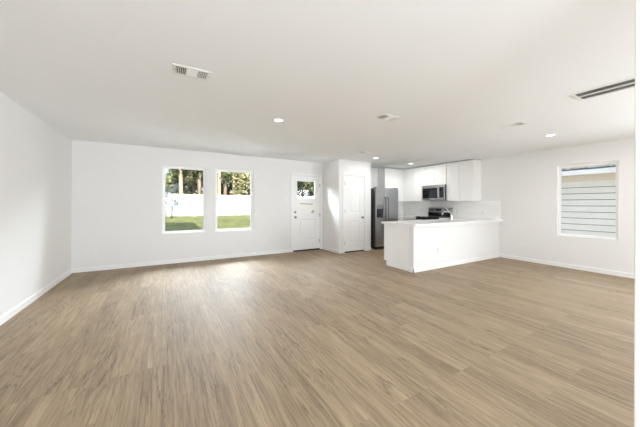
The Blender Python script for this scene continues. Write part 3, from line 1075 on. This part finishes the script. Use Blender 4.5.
# ---- range
GY0, GY1, GX = 4.630, 5.380, 6.385
t = thing('range', 'black and stainless electric range under the microwave', 'range', (XR, 5.005, 0))
def gb(name, mat, x0, x1, y0, y1, z0, z1, bev=0.0, par=None):
    return MB().box(x0 - XR, x1 - XR, y0 - 5.005, y1 - 5.005, z0, z1).build(name, mat, par or t, bev)
gb('body', 'black', GX + 0.045, XR - 0.012, GY0, GY1, 0.02, 0.905)
gb('cooktop', 'black_glass', GX - 0.01, XR - 0.11, GY0 - 0.001, GY1 + 0.001, 0.906, 0.928, 0.004)
for x, y, r_ in ((6.55, 4.83, 0.10), (6.55, 5.19, 0.08), (6.78, 4.83, 0.08), (6.78, 5.19, 0.10)):
    MB().lathe([(r_ - 0.004, 0.929), (r_, 0.929), (r_, 0.9283), (r_ - 0.004, 0.9283), (r_ - 0.004, 0.929)], (x - XR, y - 5.005, 0), n=30).build('burner_ring', 'dark_steel', t)
bgd = MB()
bgd.prism([(6.935 - XR, 0.906), (XR - 0.012 - XR, 0.906), (XR - 0.012 - XR, 1.185), (6.965 - XR, 1.185), (6.945 - XR, 1.165)], 'y', GY0 - 5.005, GY1 - 5.005)
bgd = bgd.build('backguard', 'steel', t, 0.003)
gb('lower_glass', 'black_glass', 6.929, 6.934, GY0 + 0.012, GY1 - 0.012, 0.930, 1.045, 0, bgd)
gb('clock_display', 'black_glass', 6.932, 6.938, 4.93, 5.11, 1.088, 1.150, 0, bgd)
for y in (4.70, 4.79, 5.22, 5.31):
    MB().lathe([(0, 0), (0.021, 0), (0.018, 0.022), (0, 0.024)], (6.939 - XR, y - 5.005, 1.118), (-1, 0, 0), n=18).build('knob', 'dark_steel', bgd, smooth=True)
od = gb('oven_door', 'black_glass', GX, GX + 0.042, GY0, GY1, 0.26, 0.895, 0.003)
hb = MB()
hb.tube([(GX - XR, 4.69 - 5.005, 0.83), (GX - 0.045 - XR, 4.70 - 5.005, 0.83), (GX - 0.045 - XR, 5.31 - 5.005, 0.83), (GX - XR, 5.32 - 5.005, 0.83)], 0.012, 10)
hb.build('handle', 'steel', od, smooth=True)
gb('storage_drawer', 'steel', GX, GX + 0.042, GY0, GY1, 0.06, 0.252, 0.003)
for y in (GY0 + 0.04, GY1 - 0.04):
    MB().cyl((GX + 0.12 - XR, y - 5.005, 0), (GX + 0.12 - XR, y - 5.005, 0.021), 0.018, n=12).build('foot', 'black', t)
    MB().cyl((XR - 0.1 - XR, y - 5.005, 0), (XR - 0.1 - XR, y - 5.005, 0.021), 0.018, n=12).build('foot', 'black', t)

# ================================================================== OUTSIDE
# ---- lawn rising gently to the fence
def gz(y):
    return -0.16 + max(0.0, (y - 6.7)) * 0.0245
bm = MB()
rows = [6.95, 10, 14, 18, 22, 26, 34, 48, 70]
prev = None
for y in rows:
    cur = [bm.bm.verts.new((x, y, gz(y))) for x in (-40, -10, 0, 10, 25, 60)]
    if prev:
        for k in range(5):
            bm.bm.faces.new((prev[k], prev[k + 1], cur[k + 1], cur[k]))
    prev = cur
tag(bm.build('lawn', 'grass'), 'green back lawn between the house and the white fence', 'lawn', None, 'stuff')
struct(MB().box(0.35, XR + WT, 6.95, 10.2, -0.30, -0.05).build('ground_bounce_slab', 'concrete'),  # slab added out of view to throw light up onto the ceiling
       'unseen pale slab added below the far windows to bounce light indoors', 'ground')
# unseen pale strip between the houses, added to bounce light onto the siding
struct(MB().box(XR + WT + 0.01, 10.15, -8.0, 6.90, -0.25, -0.18).build('ground_bounce_strip', 'gravel'),
       'unseen pale strip added between the houses to brighten the siding', 'ground')

# ---- white privacy fence
FY = 24.0
t = thing('privacy_fence', 'long white vinyl fence at the back of the lawn', 'fence', (0, FY, gz(FY)))
px = -18.18
while px < 18.5:
    b = MB()
    n = 12
    for i in range(n):
        xa = px + 0.065 + i * (1.70 / n)
        b.box(xa, xa + 1.70 / n - 0.004, -0.012, 0.012, 0.06, 1.70)
    b.box(px + 0.06, px + 1.77, -0.022, 0.022, 1.66, 1.78)
    b.box(px + 0.06, px + 1.77, -0.022, 0.022, 0.03, 0.16)
    b.build('fence_panel', 'fence', t)
    b = MB()
    b.box(px - 0.06, px + 0.06, -0.06, 0.06, -0.05, 1.80)
    b.prism([(px - 0.075, 1.80), (px + 0.075, 1.80), (px + 0.06, 1.83), (px, 1.86), (px - 0.06, 1.83)], 'y', -0.075, 0.075)
    b.build('fence_post', 'fence', t)
    px += 1.83

# ---- trees behind the fence
def foliage(rng, blobs, n, size, flat=1.0):
    b = MB()
    for i in range(n):
        cx_, cy_, cz_, rx, rz = rng.choice(blobs)
        while True:
            p = Vector((rng.uniform(-1, 1), rng.uniform(-1, 1), rng.uniform(-1, 1)))
            if 0.25 < p.length < 1.0:
                break
        p = Vector((cx_ + p.x * rx, cy_ + p.y * rx, cz_ + p.z * rz))
        s = size * rng.uniform(0.6, 1.4)
        qd = Quaternion((rng.uniform(-1, 1), rng.uniform(-1, 1), rng.uniform(-1, 1), rng.uniform(-1, 1))).normalized()
        a = [p + qd @ Vector(v) * s for v in ((-0.5, -0.22, 0), (0.1, -0.34, 0.05), (0.6, 0, 0), (0.1, 0.34, 0.05), (-0.5, 0.22, 0))]
        b.bm.faces.new([b.bm.verts.new(v) for v in a])
    return b

def make_tree(x, y, kind, seed, label):
    rng = random.Random(seed)
    t = thing('tree', label, 'tree', (x, y, gz(y)), rng.uniform(0, 6), 'trees beyond the fence')
    if kind == 'pine':
        h = rng.uniform(13, 15)
        lean = rng.uniform(-0.25, 0.25)
        MB().tube([(lean * k / 6, 0, h * k / 6) for k in range(7)], [0.20 - 0.022 * k for k in range(7)], 10).build('trunk', rng.choice(['bark', 'pale_bark']), t, smooth=True)
        blobs = [(rng.uniform(-1.2, 1.2), rng.uniform(-0.9, 0.9), rng.uniform(3.2, 10.5), rng.uniform(0.5, 1.0), rng.uniform(0.35, 0.7)) for _ in range(13)]
        bb = MB()
        for bl in blobs:
            bb.tube([(0, 0, bl[2] - 0.4), (bl[0] * 0.6, bl[1] * 0.6, bl[2] - 0.05), (bl[0], bl[1], bl[2])], [0.05, 0.035, 0.02], 6)
        bb.build('branches', 'bark', t)
        foliage(rng, blobs, 1700, 0.21).build('foliage', 'leaf_green' if seed % 3 else 'leaf_dark', t)
    else:
        mat, h, dens = {'dark': ('leaf_dark', 8.0, 3600), 'tan': ('leaf_tan', 6.0, 3600), 'green': ('leaf_green', 7.0, 3000), 'bush': ('leaf_green', 4.3, 2600)}[kind]
        MB().tube([(0, 0, 0), (0.1, 0, h * 0.4), (0.0, 0.1, h * 0.85)], [0.17, 0.12, 0.04], 8).build('trunk', 'bark', t, smooth=True)
        blobs = []
        for _ in range(24):
            zz = rng.uniform(0.12, 1.0) * h
            rr = (1.0 - 0.55 * zz / h) * 1.7
            a = rng.uniform(0, 6.28)
            blobs.append((rr * math.cos(a) * 0.75, rr * math.sin(a) * 0.75, zz, rng.uniform(0.5, 0.95), rng.uniform(0.4, 0.75)))
        foliage(rng, blobs, dens, 0.23).build('foliage', mat, t)
    return t
TREES = [
    (1.15, 28.0, 'pine', 'pale trunked pine standing upright in the middle of the left window'),
    (2.75, 28.5, 'pine', 'slim pine at the right side of the left window'),
    (0.4, 32.0, 'bush', 'yellow green leafy tree behind the pines of the left window'),
    (2.6, 33.5, 'tan', 'pale leafy tree behind the slim pine of the left window'),
    (4.6, 28.5, 'pine', 'pine at the left edge of the right window'),
    (5.35, 29.5, 'pine', 'second pine from the left in the right window'),
    (6.0, 28.2, 'pine', 'third pine from the left in the right window'),
    (7.3, 28.0, 'tan', 'pale bushy tree filling the right half of the right window'),
    (4.9, 34.0, 'dark', 'dark tree at the back left of the right window'),
    (7.1, 34.5, 'dark', 'dark tree at the back in the middle of the right window'),
    (9.3, 33.0, 'dark', 'dark tree behind the wall between right window and door'),
    (12.9, 29.0, 'dark', 'dark tree at the left of the back door glass'),
    (15.0, 30.0, 'green', 'yellow green tree in the middle of the back door glass'),
    (16.9, 29.0, 'dark', 'dark tree at the right of the back door glass'),
    (14.2, 35.0, 'tan', 'pale tree behind the others in the back door glass'),
    (4.0, 40.0, 'dark', 'dark tree far back between the two windows'),
    (1.9, 41.0, 'dark', 'dark tree far back behind the left window pines'),
    (-2.6, 28.8, 'green', 'yellow green tree just left of the left window view behind the fence'),
    (-5.6, 29.5, 'pine', 'pine well left of the left window view behind the fence'),
    (-8.8, 29.0, 'dark', 'dark tree far left behind the white fence'),
    (-12.5, 30.0, 'tan', 'pale tree at the far left end of the white fence'),
    (10.2, 42.0, 'dark', 'dark tree farthest right of the right window view'),
]
for i, (x, y, k, lab) in enumerate(TREES):
    make_tree(x, y, k, 11 + i * 7, lab)

# ---- bare young tree on the lawn before the fence
rng = random.Random(4)
YT = (0.30, 21.6)
t = thing('young_tree', 'thin blue-grey sapling on the lawn in front of the white fence', 'tree', (YT[0], YT[1], gz(YT[1])))
MB().tube([(0, 0, -0.02), (0.02, 0, 0.7), (-0.02, 0, 1.5), (0.0, 0.0, 2.3)], [0.045, 0.036, 0.026, 0.012], 8).build('trunk', 'grey_bark', t, smooth=True)
bb = MB()
tips = []
for k in range(20):
    z = rng.uniform(0.55, 2.0)
    a = rng.uniform(0, 6.28)
    l = rng.uniform(0.3, 0.62)
    e = Vector((l * math.cos(a), l * math.sin(a), z + l * 0.75))
    bb.tube([(0, 0, z), (e.x * 0.5, e.y * 0.5, z + l * 0.3), e], [0.016, 0.012, 0.006], 5)
    tips.append(e)
bb.build('branches', 'grey_bark', t)
blobs = [(p.x, p.y, p.z, 0.2, 0.2) for p in tips]
lv = foliage(rng, blobs, 560, 0.085).build('leaves', 'leaf_blue', t)
lv['kind'] = 'stuff'

# ---- unseen tree left of the view, added for its shadow on the lawn's left side
rng = random.Random(9)
SX, SY = -0.55, 9.3
t = thing('shade_tree', 'unseen leafy tree added left of the left window view to shade the lawn', 'tree', (SX, SY, gz(SY)))
MB().tube([(0, 0, -0.02), (0.03, 0, 2.5), (0, 0, 6.8)], [0.10, 0.08, 0.03], 8).build('trunk', 'bark', t, smooth=True)
blobs = [(rng.uniform(-0.5, 0.55), rng.uniform(-0.5, 0.5), rng.uniform(3.9, 7.4), 0.5, 0.5) for _ in range(12)]
foliage(rng, blobs, 1500, 0.17).build('foliage', 'leaf_green', t)

# ---- neighbouring house beyond the right window
NX = 10.2
t = thing('neighbor_house', 'neighbouring house with pale lap siding outside the right window', 'house', (NX, 2.0, -0.2))
b = MB()
pitch = 0.174
z = 1.765
zb = []
k = -1
while 1.765 + k * pitch > -0.2:
    zb.append(1.765 + k * pitch)
    k -= 1
for zc in [1.765] + zb:
    # one board: its lower edge stands out over the board below
    b.prism([(0.0, zc + 0.2), (-0.022, zc + 0.2), (-0.022 - 0.004, zc + 0.2), (-0.022 - 0.020, zc + 0.2), (-0.022 - 0.020, zc + 0.2)][:0] or
            [(0.0, zc + 0.2 + pitch), (-0.012, zc + 0.2 + pitch), (-0.034, zc + 0.214), (0.0, zc + 0.214)], 'y', -5.0, 5.0)
b.build('lap_siding', 'siding', t)
MB().box(-0.02, 0.0, -5.0, 5.0, 1.765 + pitch + 0.2, 2.31).build('tan_band', 'soffit', t)  # plain tan band between the top board and the soffit
MB().box(0.001, 6.0, -5.0, 5.0, 0.0, 2.40).build('wall', 'groove_shade', t)  # dark backing stands in for shade between the boards
MB().box(-0.40, 0.0, -5.2, 5.2, 2.311, 2.325).build('soffit', 'soffit', t)
MB().box(-0.425, -0.40, -5.2, 5.2, 2.305, 2.44).build('fascia', 'trim', t)
MB().box(-0.45, -0.40, -5.25, 5.25, 2.441, 2.458).build('drip_edge', 'black', t)
b = MB()
for i in range(16):
    xa = -0.46 + i * 0.13
    za = 2.461 + i * 0.06
    b.prism([(xa, za), (xa, za + 0.018), (xa + 0.17, za + 0.018 + 0.07), (xa + 0.17, za + 0.06)], 'y', -5.25, 5.25)
b.prism([(1.60, 3.45), (1.60, 3.47), (3.2, 4.2), (6.3, 2.5), (6.3, 2.48), (3.2, 4.16)], 'y', -5.25, 5.25)
b.build('roof', 'shingle', t)
